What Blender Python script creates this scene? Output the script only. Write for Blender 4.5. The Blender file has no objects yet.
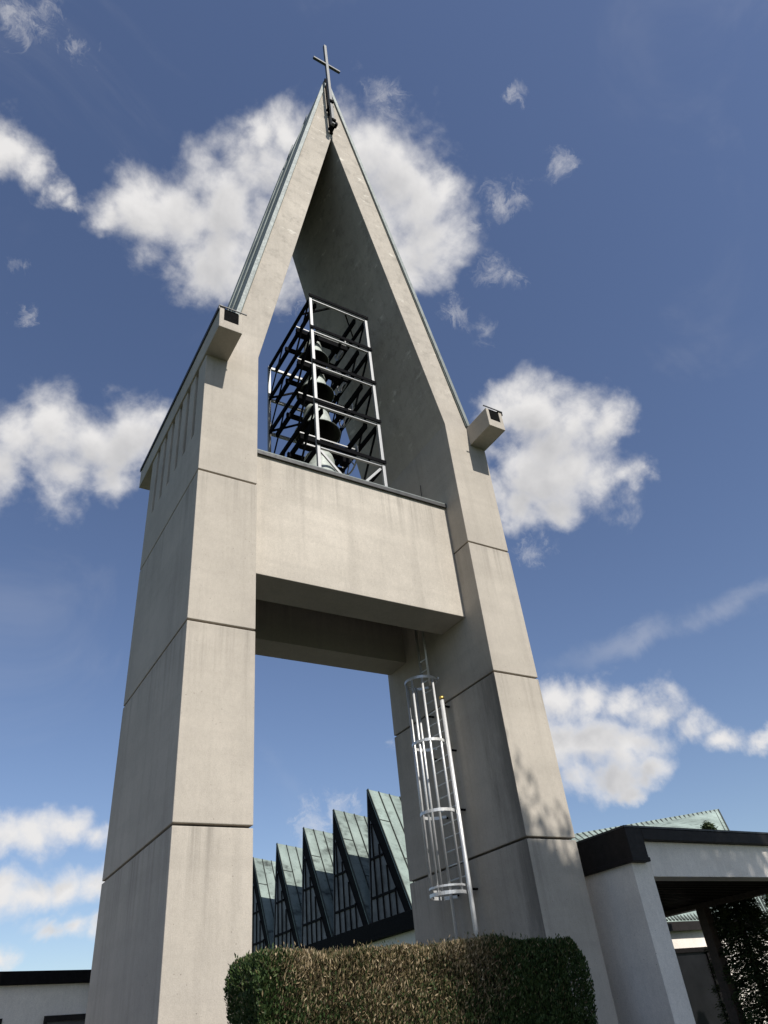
import bpy, bmesh, math, random
import numpy as np
from mathutils import Vector, Matrix

# ------------------------------------------------------------------ frame
# Survey coordinates: origin at the tower's front left corner, x along its
# front, y into depth, one unit = one pier width (1.3 m); G = ground below 0.
S, G = 1.3, 1.64
random.seed(7)
rng = np.random.default_rng(11)
sc = bpy.context.scene
COL = sc.collection

def V(x, y, z): return Vector((x*S, y*S, (z+G)*S))

# ------------------------------------------------------------------ materials
def new_mat(name):
    m = bpy.data.materials.new(name); m.use_nodes = True
    nt = m.node_tree
    for n in list(nt.nodes): nt.nodes.remove(n)
    out = nt.nodes.new('ShaderNodeOutputMaterial')
    b = nt.nodes.new('ShaderNodeBsdfPrincipled')
    nt.links.new(b.outputs[0], out.inputs[0])
    return m, nt, b

def N(nt, t, **kw):
    n = nt.nodes.new(t)
    for k, v in kw.items(): setattr(n, k, v)
    return n

def pos(nt, scale=(1, 1, 1)):
    g = N(nt, 'ShaderNodeNewGeometry')
    mp = N(nt, 'ShaderNodeMapping'); mp.inputs['Scale'].default_value = scale
    nt.links.new(g.outputs['Position'], mp.inputs['Vector'])
    return mp.outputs[0]

def noise(nt, vec, scale, detail=5, rough=.6):
    n = N(nt, 'ShaderNodeTexNoise')
    n.inputs['Scale'].default_value = scale
    n.inputs['Detail'].default_value = detail
    n.inputs['Roughness'].default_value = rough
    nt.links.new(vec, n.inputs['Vector'])
    return n.outputs['Fac']

def ramp(nt, fac, stops):
    r = N(nt, 'ShaderNodeValToRGB')
    e = r.color_ramp.elements
    while len(e) < len(stops): e.new(.5)
    for i, (p, c) in enumerate(stops):
        e[i].position = p
        e[i].color = (*c, 1) if isinstance(c, tuple) else (c, c, c, 1)
    nt.links.new(fac, r.inputs[0])
    return r.outputs[0]

def mix(nt, a, b, fac, mode='MIX'):
    m = N(nt, 'ShaderNodeMix', data_type='RGBA', blend_type=mode)
    if isinstance(fac, (int, float)): m.inputs[0].default_value = fac
    else: nt.links.new(fac, m.inputs[0])
    for sck, v in ((6, a), (7, b)):
        if isinstance(v, tuple): m.inputs[sck].default_value = (*v, 1)
        else: nt.links.new(v, m.inputs[sck])
    return m.outputs[2]

def bump(nt, b, h, strength=.3, dist=.01):
    bp = N(nt, 'ShaderNodeBump')
    bp.inputs['Strength'].default_value = strength
    bp.inputs['Distance'].default_value = dist
    nt.links.new(h, bp.inputs['Height'])
    nt.links.new(bp.outputs[0], b.inputs['Normal'])

H1, H2, H3 = 1.852, 4.518, 7.204      # construction joints of the tower
def concrete(name, base, streak=.35, seed=0.0, rows=True, ledges=(), stain=False):
    m, nt, b = new_mat(name)
    p = pos(nt)
    k = tuple(c*.86 for c in base); h = tuple(min(1, c*1.10) for c in base)
    big = noise(nt, p, .55+seed, 6, .62)
    c = mix(nt, k, h, ramp(nt, big, [(.3, 0.), (.7, 1.)]))
    # board-pour bands and vertical rain streaks
    st = noise(nt, pos(nt, (3.2, 3.2, .16)), 1.0, 6, .65)
    c = mix(nt, c, tuple(x*.52 for x in base), ramp(nt, st, [(.50, 0.), (.74, streak)]))
    st2 = noise(nt, pos(nt, (9, 9, .35)), 1.0, 4, .6)
    c = mix(nt, c, tuple(min(1, x*1.22) for x in base), ramp(nt, st2, [(.58, 0.), (.8, .35)]))
    if rows:
        bd = noise(nt, pos(nt, (.12, .12, 2.1)), 1.0, 3, .5)
        c = mix(nt, c, tuple(x*.82 for x in base), ramp(nt, bd, [(.48, 0.), (.62, .35)]))
    mid = noise(nt, p, 6, 6, .7)
    c = mix(nt, c, tuple(x*.66 for x in base), ramp(nt, mid, [(.54, 0.), (.80, .26)]))
    # run-off below ledges and joints
    if ledges:
        sz = N(nt, 'ShaderNodeSeparateXYZ'); nt.links.new(p, sz.inputs[0]); acc = None
        for h_ in ledges:
            mr = N(nt, 'ShaderNodeMapRange'); mr.inputs[1].default_value = (h_+G)*S-1.5; mr.inputs[2].default_value = (h_+G)*S
            nt.links.new(sz.outputs[2], mr.inputs[0])
            gt = N(nt, 'ShaderNodeMath', operation='LESS_THAN'); gt.inputs[1].default_value = (h_+G)*S; nt.links.new(sz.outputs[2], gt.inputs[0])
            ml = N(nt, 'ShaderNodeMath', operation='MULTIPLY'); nt.links.new(mr.outputs[0], ml.inputs[0]); nt.links.new(gt.outputs[0], ml.inputs[1])
            if acc is None: acc = ml.outputs[0]
            else:
                mxm = N(nt, 'ShaderNodeMath', operation='MAXIMUM'); nt.links.new(acc, mxm.inputs[0]); nt.links.new(ml.outputs[0], mxm.inputs[1]); acc = mxm.outputs[0]
        ro = noise(nt, pos(nt, (5.5, 5.5, .12)), 1.0, 5, .65)
        rom = mix(nt, (0, 0, 0), ramp(nt, ro, [(.50, 0.), (.68, .62)]), acc)
        c = mix(nt, c, tuple(x*.48 for x in base), rom)
    # black algae down the front corner of the right pier's inner face
    if stain:
        ge = N(nt, 'ShaderNodeNewGeometry'); s1 = N(nt, 'ShaderNodeSeparateXYZ'); s2 = N(nt, 'ShaderNodeSeparateXYZ')
        nt.links.new(ge.outputs['Normal'], s1.inputs[0]); nt.links.new(p, s2.inputs[0])
        def band(v, a, b_):
            q = N(nt, 'ShaderNodeMapRange', interpolation_type='SMOOTHSTEP'); q.inputs[1].default_value = a; q.inputs[2].default_value = b_
            nt.links.new(v, q.inputs[0]); return q.outputs[0]
        def mul(a, b_):
            q = N(nt, 'ShaderNodeMath', operation='MULTIPLY'); nt.links.new(a, q.inputs[0]); nt.links.new(b_, q.inputs[1]); return q.outputs[0]
        jag = noise(nt, pos(nt, (.2, 3.5, .5)), 1.0, 6, .7)
        yj = N(nt, 'ShaderNodeMath', operation='MULTIPLY_ADD'); nt.links.new(jag, yj.inputs[0]); yj.inputs[1].default_value = -1.5; nt.links.new(s2.outputs[1], yj.inputs[2])
        m1 = mul(mul(band(yj.outputs[0], .10, -.75), band(s1.outputs[0], -.5, -.9)), mul(band(s2.outputs[2], (H2+G)*S+.25, (H2+G)*S-.15), band(s2.outputs[0], 5.5, 6.5)))
        c = mix(nt, c, tuple(x*.30 for x in base), mix(nt, (0, 0, 0), (.75, .75, .75), m1))
    # lime bloom and weathering on the highest concrete
    sp = N(nt, 'ShaderNodeSeparateXYZ'); nt.links.new(p, sp.inputs[0])
    hi = N(nt, 'ShaderNodeMapRange'); hi.inputs[1].default_value = 14.5; hi.inputs[2].default_value = 18; nt.links.new(sp.outputs[2], hi.inputs[0])
    bl = noise(nt, pos(nt, (1.3, 1.3, 2.0)), 1.1, 7, .72)
    blm = mix(nt, (0, 0, 0), ramp(nt, bl, [(.60, 0.), (.66, .8)]), hi.outputs[0])
    c = mix(nt, c, (.66, .62, .54), blm)
    wr = noise(nt, pos(nt, (1, 1, 1)), 2.3, 7, .75)
    wrm = mix(nt, (0, 0, 0), ramp(nt, wr, [(.50, 0.), (.70, .75)]), hi.outputs[0])
    c = mix(nt, c, tuple(x*.55 for x in base), wrm)
    gr = noise(nt, p, 60, 3, .7)
    c = mix(nt, c, ramp(nt, gr, [(.25, .85), (.75, 1.14)]), 1.0, 'MULTIPLY')
    g2 = noise(nt, pos(nt, (1, 1, .55)), 17, 5, .7)
    c = mix(nt, c, ramp(nt, g2, [(.3, .94), (.7, 1.05)]), 1.0, 'MULTIPLY')
    # air holes
    vo = N(nt, 'ShaderNodeTexVoronoi'); vo.inputs['Scale'].default_value = 9
    nt.links.new(p, vo.inputs['Vector'])
    holes = ramp(nt, vo.outputs['Distance'], [(.055, 1.), (.085, 0.)])
    hm = noise(nt, p, 1.3, 3, .6)
    hole = mix(nt, (0, 0, 0), holes, ramp(nt, hm, [(.46, 0.), (.58, .85)]))
    c = mix(nt, c, tuple(x*.3 for x in base), hole)
    nt.links.new(c, b.inputs['Base Color'])
    b.inputs['Roughness'].default_value = .9
    b.inputs['Specular IOR Level'].default_value = .25
    bump(nt, b, noise(nt, p, 28, 5, .7), .35, .008)
    return m

def plain(name, col, rough=.6, metal=0., var=.25, vscale=8, spec=.4, bmp=.0, streak=0.):
    m, nt, b = new_mat(name)
    p = pos(nt)
    n = noise(nt, p, vscale, 5, .65)
    c = mix(nt, tuple(x*(1-var) for x in col), tuple(min(1, x*(1+var)) for x in col), ramp(nt, n, [(.3, 0.), (.7, 1.)]))
    if streak:
        st = noise(nt, pos(nt, (5, 5, .3)), 1, 5, .6)
        c = mix(nt, c, tuple(x*.45 for x in col), ramp(nt, st, [(.5, 0.), (.75, streak)]))
    nt.links.new(c, b.inputs['Base Color'])
    b.inputs['Roughness'].default_value = rough
    b.inputs['Metallic'].default_value = metal
    b.inputs['Specular IOR Level'].default_value = spec
    nt.links.new(ramp(nt, noise(nt, p, vscale*2.5, 3, .6), [(.2, max(0, rough-.12)), (.8, min(1, rough+.12))]), b.inputs['Roughness'])
    if bmp: bump(nt, b, noise(nt, p, 40, 4, .7), bmp, .006)
    return m

def copper(name, base, dark=.6):
    m, nt, b = new_mat(name)
    p = pos(nt)
    c = mix(nt, tuple(x*.72 for x in base), tuple(x*1.25 for x in base), ramp(nt, noise(nt, p, .9, 5, .6), [(.3, 0.), (.7, 1.)]))
    st = noise(nt, pos(nt, (1.2, 4.5, .35)), 1.0, 6, .65)
    c = mix(nt, c, (.035, .040, .036), ramp(nt, st, [(.50, 0.), (.70, dark)]))
    fine = noise(nt, p, 22, 5, .7)
    c = mix(nt, c, (.055, .05, .042), ramp(nt, fine, [(.55, 0.), (.75, .5)]))
    nt.links.new(c, b.inputs['Base Color'])
    b.inputs['Roughness'].default_value = .8
    b.inputs['Specular IOR Level'].default_value = .15
    bump(nt, b, noise(nt, p, 2.2, 3, .5), .25, .03)
    return m

def leaf(name, stops, scale=1.2, rough=.6, low=None):
    m, nt, b = new_mat(name)
    g = N(nt, 'ShaderNodeNewGeometry')
    n = noise(nt, g.outputs['Position'], scale, 4, .6)
    a = N(nt, 'ShaderNodeMath', operation='MULTIPLY_ADD')
    nt.links.new(g.outputs['Random Per Island'], a.inputs[0])
    a.inputs[1].default_value = .75
    nt.links.new(n, a.inputs[2])
    s = N(nt, 'ShaderNodeMath', operation='SUBTRACT'); s.inputs[1].default_value = .37
    nt.links.new(a.outputs[0], s.inputs[0])
    c = ramp(nt, s.outputs[0], stops)
    nt.links.new(c, b.inputs['Base Color'])
    b.inputs['Roughness'].default_value = rough
    b.inputs['Specular IOR Level'].default_value = .25
    tr = N(nt, 'ShaderNodeBsdfTranslucent'); nt.links.new(c, tr.inputs['Color'])
    ms = N(nt, 'ShaderNodeMixShader'); ms.inputs[0].default_value = .18
    out = [x for x in nt.nodes if x.type == 'OUTPUT_MATERIAL'][0]
    nt.links.new(b.outputs[0], ms.inputs[1]); nt.links.new(tr.outputs[0], ms.inputs[2])
    nt.links.new(ms.outputs[0], out.inputs[0])
    return m

M = dict(
    conc=concrete('board_formed_concrete', (.44, .396, .336), streak=.28, ledges=(H1, H2, H3), stain=True),
    conc_beam=concrete('smooth_crossbeam_concrete', (.495, .448, .382), streak=.34, seed=.2, ledges=(8.36,)),
    groove=plain('joint_shadow_mortar', (.012, .011, .010), .95, var=.3),
    copper=copper('green_copper_patina', (.25, .305, .275)),
    copper_old=copper('weathered_copper_patina', (.235, .285, .258), .9),
    seam=plain('dark_copper_seams', (.055, .062, .056), .8, 0, .3, 8, .15),
    copper_roof=copper('grey_oxidised_copper', (.21, .235, .222), .5),
    pole=plain('weathered_grey_metal', (.085, .088, .088), .55, .2, .2, 9),
    zinc=plain('grey_green_flashing', (.16, .18, .172), .6, .2, .25, 5, bmp=.1),
    lead=plain('dark_metal_capping', (.05, .05, .05), .55, .3, .3, 6),
    bitumen=plain('black_gutter_lining', (.004, .004, .004), .9, 0, .4, 9, .05),
    steel=plain('galvanised_steel', (.34, .34, .335), .45, .3, .12, 30),
    steel_dark=plain('dark_and_shaded_steel', (.004, .004, .005), .9, 0, .3, 12, .06),  # also puts the shade on the bell frame's side members into colour
    alu=plain('brushed_aluminium', (.66, .66, .65), .4, .45, .1, 30),
    bell=plain('grey_green_bronze', (.36, .39, .355), .6, .15, .22, 14, bmp=.1, streak=.25),
    bell_in=plain('dark_bronze', (.05, .048, .042), .6, .4, .3, 10),
    wood=plain('dark_oak', (.05, .035, .022), .7, 0, .35, 16),
    white=concrete('white_painted_render', (.84, .775, .69), streak=.15, rows=False),
    grey_wall=concrete('pale_grey_render', (.20, .215, .225), streak=.2, rows=False),
    black_wood=plain('black_stained_timber', (.010, .009, .009), .8, 0, .4, 12, .08),
    brown_wood=plain('dark_brown_timber', (.075, .055, .044), .65, 0, .35, 12, .3),
    fascia=plain('anthracite_metal_fascia', (.020, .017, .016), .6, 0, .25, 6, .15),
    glass=plain('smoky_window_glass', (.115, .110, .105), .45, 0, .6, 1.1, .25),
    dark_glass=plain('dark_glass_and_shade', (.010, .010, .011), .35, 0, .3, 2, .12),
    bark=plain('rough_bark', (.07, .05, .035), .95, 0, .4, 10, .1, .6),
    asphalt=plain('grey_paving', (.06, .058, .056), .9, 0, .25, 3, .2, .4),
    turf=plain('mown_grass', (.035, .055, .018), .95, 0, .4, 4, .1, .6),
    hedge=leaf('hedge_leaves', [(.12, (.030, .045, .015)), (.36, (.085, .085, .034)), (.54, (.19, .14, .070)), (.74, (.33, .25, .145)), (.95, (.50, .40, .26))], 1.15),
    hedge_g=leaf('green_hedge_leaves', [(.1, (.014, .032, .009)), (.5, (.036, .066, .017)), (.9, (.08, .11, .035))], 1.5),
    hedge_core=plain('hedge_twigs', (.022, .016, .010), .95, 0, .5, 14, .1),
    needle=leaf('spruce_needles', [(.1, (.016, .032, .013)), (.5, (.040, .066, .026)), (.9, (.09, .11, .045))], .9),
    lime=leaf('lime_leaves', [(.1, (.03, .07, .015)), (.9, (.09, .14, .04))], .6),
    brass=plain('brass_cap', (.6, .42, .12), .35, .8, .1, 20),
    cable=plain('black_cable', (.02, .02, .02), .6, 0, .2, 10),
)

# ------------------------------------------------------------------ mesh helper
class MB:
    """collects shapes (survey units) into one mesh object"""
    def __init__(self): self.bm = bmesh.new()
    def face(self, pts):
        try: return self.bm.faces.new([self.bm.verts.new(V(*p)) for p in pts])
        except ValueError: return None
    def hexa(self, b, t):
        vb = [self.bm.verts.new(V(*p)) for p in b]; vt = [self.bm.verts.new(V(*p)) for p in t]
        n = len(b)
        self.bm.faces.new(vb[::-1]); self.bm.faces.new(vt)
        for i in range(n): self.bm.faces.new((vb[i], vb[(i+1) % n], vt[(i+1) % n], vt[i]))
        return self
    def box(self, x0, x1, y0, y1, z0, z1):
        return self.hexa([(x0, y0, z0), (x1, y0, z0), (x1, y1, z0), (x0, y1, z0)],
                         [(x0, y0, z1), (x1, y0, z1), (x1, y1, z1), (x0, y1, z1)])
    def prism(self, poly, y0, y1):            # polygon in x-z, extruded along y
        return self.hexa([(x, y0, z) for x, z in poly], [(x, y1, z) for x, z in poly])
    def extr(self, poly, d):
        d = Vector(d)
        return self.hexa(poly, [tuple(Vector(p)+d) for p in poly])
    def bar(self, a, b, w, h, up=(0, 0, 1)):
        a, b = Vector(a), Vector(b); d = (b-a).normalized(); up = Vector(up)
        if abs(d.dot(up)) > .97: up = Vector((0, 1, 0))
        s = d.cross(up).normalized()*(w/2); u = s.cross(d).normalized()*(h/2)
        q = [a-s-u, a+s-u, a+s+u, a-s+u]
        return self.hexa([tuple(p) for p in q], [tuple(p+b-a) for p in q])
    def path(self, pts, r, seg=10, closed=False):
        pts = [Vector(p) for p in pts]; rings = []; n = len(pts); prev = None
        rr = r if isinstance(r, (list, tuple)) else [r]*n
        for i, p in enumerate(pts):
            if closed: d = pts[(i+1) % n]-pts[i-1]
            else: d = pts[min(i+1, n-1)]-pts[max(i-1, 0)]
            d.normalize()
            ref = prev if prev is not None else (Vector((0, 0, 1)) if abs(d.z) < .9 else Vector((1, 0, 0)))
            s = d.cross(ref)
            if s.length < 1e-4: s = d.cross(Vector((0, 1, 0)))
            s.normalize(); u = s.cross(d).normalized(); prev = u
            rings.append([self.bm.verts.new(V(*(p+(s*math.cos(2*math.pi*k/seg)+u*math.sin(2*math.pi*k/seg))*rr[i]))) for k in range(seg)])
        m = n if closed else n-1
        for i in range(m):
            A, B = rings[i], rings[(i+1) % n]
            for k in range(seg):
                f = self.bm.faces.new((A[k], A[(k+1) % seg], B[(k+1) % seg], B[k])); f.smooth = True
        if not closed:
            self.bm.faces.new(rings[0][::-1]); self.bm.faces.new(rings[-1])
        return self
    def lathe(self, prof, c, seg=36):         # prof: (radius, z) around vertical axis at c
        rings = []
        for r, z in prof:
            rings.append([self.bm.verts.new(V(c[0]+r*math.cos(2*math.pi*k/seg), c[1]+r*math.sin(2*math.pi*k/seg), c[2]+z)) for k in range(seg)])
        for A, B in zip(rings, rings[1:]):
            for k in range(seg):
                f = self.bm.faces.new((A[k], A[(k+1) % seg], B[(k+1) % seg], B[k])); f.smooth = True
        return self
    def build(self, name, mat, parent=None, bevel=0, label=None, base=None):
        me = bpy.data.meshes.new(name)
        bmesh.ops.recalc_face_normals(self.bm, faces=self.bm.faces)
        o = bpy.data.objects.new(name, me); COL.objects.link(o)
        off = Vector((0, 0, 0))
        if parent is not None:
            o.parent = parent
            p = parent
            while p is not None: off += p.location; p = p.parent
        elif base is not None:
            o.location = V(*base); off = V(*base)
        bmesh.ops.translate(self.bm, verts=self.bm.verts, vec=-off)
        self.bm.to_mesh(me); self.bm.free(); me.materials.append(mat)
        if bevel:
            bv = o.modifiers.new('bevel', 'BEVEL'); bv.width = bevel; bv.segments = 2
            bv.limit_method = 'ANGLE'; bv.angle_limit = math.radians(35)
        if label: o['label'] = label
        return o

def thing(name, label, cat, base, group=None):
    o = bpy.data.objects.new(name, None); COL.objects.link(o)
    o.empty_display_size = .3; o.location = V(*base)
    tag(o, label, cat, group); return o

def tag(o, label, cat, group=None):
    o['label'] = label; o['category'] = cat
    if group: o['group'] = group
    return o

def structure(o): o['kind'] = 'structure'; return o

def leaf_mesh(name, P, A, B, mat, parent, nudge=True):
    """quads at centres P with half axes A, B (metres, world), as one mesh"""
    n = len(P)
    off = np.zeros(3); p = parent
    while p is not None: off += np.array(p.location); p = p.parent
    P = P-off
    co = np.empty((n, 4, 3)); co[:, 0] = P-A; co[:, 1] = P-B*.9; co[:, 2] = P+A; co[:, 3] = P+B*.9
    me = bpy.data.meshes.new(name)
    me.vertices.add(n*4); me.vertices.foreach_set('co', co.ravel())
    me.loops.add(n*4); me.loops.foreach_set('vertex_index', np.arange(n*4, dtype=np.int32))
    me.polygons.add(n); me.polygons.foreach_set('loop_start', np.arange(0, n*4, 4, dtype=np.int32))
    me.polygons.foreach_set('loop_total', np.full(n, 4, dtype=np.int32))
    me.update(); me.validate(); me.materials.append(mat)
    o = bpy.data.objects.new(name, me); COL.objects.link(o); o.parent = parent
    return o

def unit(v): return v/np.maximum(np.linalg.norm(v, axis=-1, keepdims=True), 1e-9)

# ------------------------------------------------------------------ tower data
W, D, w = 6.345, 3.31, 1.0
H1, H2, H3 = 1.852, 4.518, 7.204
KN, HA = 10.297, 20.77             # inner knee, inner apex
SX, HT, HAO = .423, 10.41, 24.15   # roof foot, outer apex
XM = W/2
GR = .017                          # half joint width
g0 = -G

tower = thing('bell_tower', 'tall open concrete bell tower with steep pointed gable roof on two piers', 'bell tower', (XM, D/2, g0))

def wall(side):
    fx = (lambda x: x) if side < 0 else (lambda x: W-x)
    b = MB()
    lev = [g0-.3, H1, H2, H3]
    for i in range(3):
        a, c = lev[i]+(GR if i else 0), lev[i+1]-GR
        b.prism([(fx(0), a), (fx(w), a), (fx(w), c), (fx(0), c)], 0, D)
    top = [(0, H3+GR), (w, H3+GR), (w, KN), (XM-.001, HA), (XM-.001, HAO), (SX, HT), (0, HT)]
    b.prism([(fx(x), z) for x, z in top], 0, D)
    o = b.build('pier_wall', M['conc'], tower)
    # shallow vertical slots high on the outer face
    c = MB()
    for y in (.49, .96, 1.42, 1.89, 2.355, 2.84):
        xs = sorted((fx(-.1), fx(.22)))
        c.box(xs[0], xs[1], y-.085, y+.085, 8.28, 9.95)
    cut = c.build('cutter', M['conc'], tower)
    bo = o.modifiers.new('slots', 'BOOLEAN'); bo.object = cut; bo.operation = 'DIFFERENCE'; bo.solver = 'EXACT'
    dg = bpy.context.evaluated_depsgraph_get()
    me = bpy.data.meshes.new_from_object(o.evaluated_get(dg))
    o.modifiers.remove(bo); o.data = me
    cm = cut.data; bpy.data.objects.remove(cut); bpy.data.meshes.remove(cm)
    bv = o.modifiers.new('bevel', 'BEVEL'); bv.width = .012; bv.segments = 2
    bv.limit_method = 'ANGLE'; bv.angle_limit = math.radians(35)
    for z in (H1, H2, H3):
        xs = sorted((fx(.11), fx(w-.11)))
        MB().box(xs[0], xs[1], .11, D-.11, z-.05, z+.05).build('joint', M['groove'], tower)
    # gutter trough that runs front to back along the roof foot
    P, Q = .715, .95
    zb = 9.90
    t = MB()
    e = .004
    xo, xi = -.03, .40
    t.prism([(fx(xo), zb), (fx(xi), zb), (fx(xi), HT-.002), (fx(xi-.075), HT-.002), (fx(xi-.075), zb+.2), (fx(xo+.085), zb+.2), (fx(xo+.085), HT-.002), (fx(xo), HT-.002)], -P, D+Q)
    tr = t.build('gutter', M['conc'], tower, .012)
    l = MB()
    l.prism([(fx(xo+.09), zb+.203), (fx(xi-.08), zb+.203), (fx(xi-.08), HT+.006), (fx(xo+.09), HT+.006)], -P+.012, -P+.05)
    xs = sorted((fx(xo+.09), fx(xi-.08))); l.box(xs[0], xs[1], -P+.05, D+Q-.01, zb+.203, zb+.26)
    l.build('gutter_lining', M['bitumen'], tr)
    f = MB()
    xs = sorted((fx(xo-.025), fx(xo+.1))); f.box(xs[0], xs[1], -P-.01, D+Q+.01, HT+.001, HT+.03)
    f.box(*sorted((fx(xo-.025), fx(xo-.008))), -P-.01, D+Q+.01, HT-.06, HT+.001)
    f.bar((fx(xo-.02), -P-.012, HT+.025), (fx(xi+.07), -P-.012, HT+.025), .02, .02)
    f.build('flashing', M['lead'], tr)
    # copper roof skin on the steep outer slope
    r = MB()
    n = Vector((-(HAO-HT), 0, XM-SX)).normalized()
    def off(x, z, d): return (x+n.x*d, z+n.z*d)
    a0, a1 = off(SX, HT+.02, .004), off(XM-.003, HAO, .004)
    b0, b1 = off(SX, HT+.02, .07), off(XM-.003, HAO+.05, .07)
    q = [a0, a1, b1, b0]
    r.prism([(fx(min(x, XM-.003)), z) for x, z in q], -.03, D+.05)
    # standing seams up the slope
    for k in range(1, 3):
        y = k*D/3
        p0, p1 = off(SX, HT+.05, .09), off(XM-.05, HAO-.1, .09)
        r.bar((fx(p0[0]), y, p0[1]), (fx(p1[0]), y, p1[1]), .025, .05, (0, 1, 0))
    r.build('roof_covering', M['copper_roof'], tower)
    v = MB()
    a0, a1 = off(SX, HT+.02, .02), off(XM-.01, HAO-.1, .02)
    b0, b1 = off(SX, HT+.02, .10), off(XM-.01, HAO, .10)
    v.prism([(fx(min(x, XM-.003)), z) for x, z in (a0, a1, b1, b0)], -.055, -.032)
    v.build('verge_flashing', M['zinc'], tower)

wall(-1); wall(1)

bx0, bx1 = w+.002, W-w-.002
BT, BB = 8.36, 5.80
b = MB().box(bx0, bx1, .48, 1.25, BB, BT); b.build('crossbeam', M['conc_beam'], tower, .012)
b = MB().box(bx0, bx1, 2.58, 3.22, BB, BT-.03); b.build('crossbeam', M['conc'], tower, .012)
b = MB().box(bx0, bx1, 1.252, 2.578, 7.5, 7.85); b.build('floor_slab', M['conc'], tower)
b = MB().box(bx0, bx1-.01, .435, 1.29, BT+.003, BT+.028)
b.box(bx0, bx1-.01, .432, .452, BT-.05, BT+.02)
b.build('beam_flashing', M['lead'], tower)
b = MB().box(bx0, bx1-.01, .436, 1.28, BT+.030, BT+.05); b.build('capping', M['zinc'], tower)
# dark steel rail let into the gable tip, below the cross
b = MB().box(XM-.045, XM+.045, -.05, -.004, 20.95, 24.45)
b.box(XM-.045, XM+.045, -.004, .3, 24.16, 24.40); b.build('mast_rail', M['steel_dark'], tower)

# ------------------------------------------------------------------ cross
cy = -.30
cross = thing('cross', 'slender metal cross on a pole bracketed to the tower tip', 'cross', (XM-.09, cy, 20.9))
cx = XM-.09
b = MB().box(cx-.045, cx+.045, cy-.045, cy+.045, 20.9, 26.2); b.build('pole', M['pole'], cross, .006)
b = MB().box(cx-.47, cx+.47, cy-.04, cy+.04, 24.75, 24.83)
b.build('crossarm', M['pole'], cross, .006)
for z in (21.05, 22.2):
    k = MB().box(cx-.06, cx+.06, cy-.09, cy-.047, z-.05, z+.05)
    k.box(cx-.03, cx+.12, cy+.047, -.05, z-.04, z+.04)
    k.box(cx+.07, cx+.15, cy-.02, cy+.10, z-.07, z+.07) if z < 22 else None
    k.build('bracket', M['steel_dark'], cross)

# ------------------------------------------------------------------ bell frame
FX0, FX1, FY0, FY1 = 2.56, 4.06, .70, 3.10
ZB = BT+.05
LV = [9.23, 10.39, 11.60, 12.73, 13.87]
frame = thing('bell_scaffold', 'open steel frame stacked in five tiers on the crossbeam holding the bells', 'bell frame', ((FX0+FX1)/2, (FY0+FY1)/2, ZB))
YB, XB = 1.90, 3.21
def post(x, y, m, zb=ZB):
    MB().box(x-.034, x+.034, y-.034, y+.034, zb, LV[-1]).build('post', M[m], frame, .006)
zf = 6.75
post(FX0, FY0, 'steel'); post(FX1, FY0, 'steel'); post(FX0, FY1, 'steel', BT-.03); post(FX1, FY1, 'steel', BT-.03)
def rail(a, b_, m='steel_dark', w_=.05, h=.10): MB().bar(a, b_, w_, h).build('rail', M[m], frame)
for i, z in enumerate(LV):
    # front rails: near-black strip above a bright galvanised angle
    rail((FX0-.05, FY0-.055, z+.03), (FX1+.05, FY0-.055, z+.03), 'steel_dark', .025, .085)
    rail((FX0+.046, FY0, z-.06), (FX1-.046, FY0, z-.055), 'steel', .05, .036)
    rail((FX0+.046, FY1, z-.05), (FX1-.046, FY1, z-.05), 'steel', .06, .07)
    for x in (FX0, FX1):
        rail((x, FY0+.046, z-.05), (x, FY1-.046, z-.05), 'steel_dark', .05, .11)  # side rails near-black: shade on grey steel is in their colour
    for x in (XB-.48, XB+.58):                       # bearers carrying the yokes
        if i: rail((x, FY0+.06, z-.10), (x, FY1-.06, z-.10), 'steel_dark', .06, .13)
    for dy in (-.32, .32):
        rail((FX0+.05, YB+dy, z-.19), (FX1-.05, YB+dy, z-.19), 'steel_dark', .06, .12)
    rail((FX0+.03, YB-.355, z-.10), (FX1-.1, YB-.355, z-.10), 'steel', .025, .03)
    if i:
        zl = LV[i-1]
        for x in (FX0, FX1):                          # side wind braces
            MB().bar((x, YB-.36, zl+.05), (x, FY0+.1, z-.12), .03, .05).build('brace', M['steel_dark'], frame)
            MB().bar((x, YB+.36, z-.12), (x, FY1-.1, zl+.05), .025, .04).build('brace', M['steel_dark'], frame)
        brace = MB().bar((FX0+.06, FY1, zl+.05), (FX1-.06, FY1, z-.12), .03, .05)
        brace.build('brace', M['steel_dark'], frame)
# top tier corner struts and lower V brace
t = LV[-1]
MB().bar((FX0, FY0+.5, t-.05), (FX0+.55, FY0+.02, t-.05), .03, .05).build('brace', M['steel_dark'], frame)
MB().bar((FX1, FY0+.6, t-.05), (FX1-.55, FY0+.02, t-.05), .03, .05).build('brace', M['steel_dark'], frame)
MB().bar((FX0+.06, FY0+.02, LV[0]-.12), (FX0+.68, FY0+.02, ZB+.03), .035, .05).build('brace', M['steel'], frame)
MB().bar((FX1-.06, FY0+.02, LV[0]-.12), (FX1-.62, FY0+.02, ZB+.03), .035, .05).build('brace', M['steel'], frame)

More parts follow.
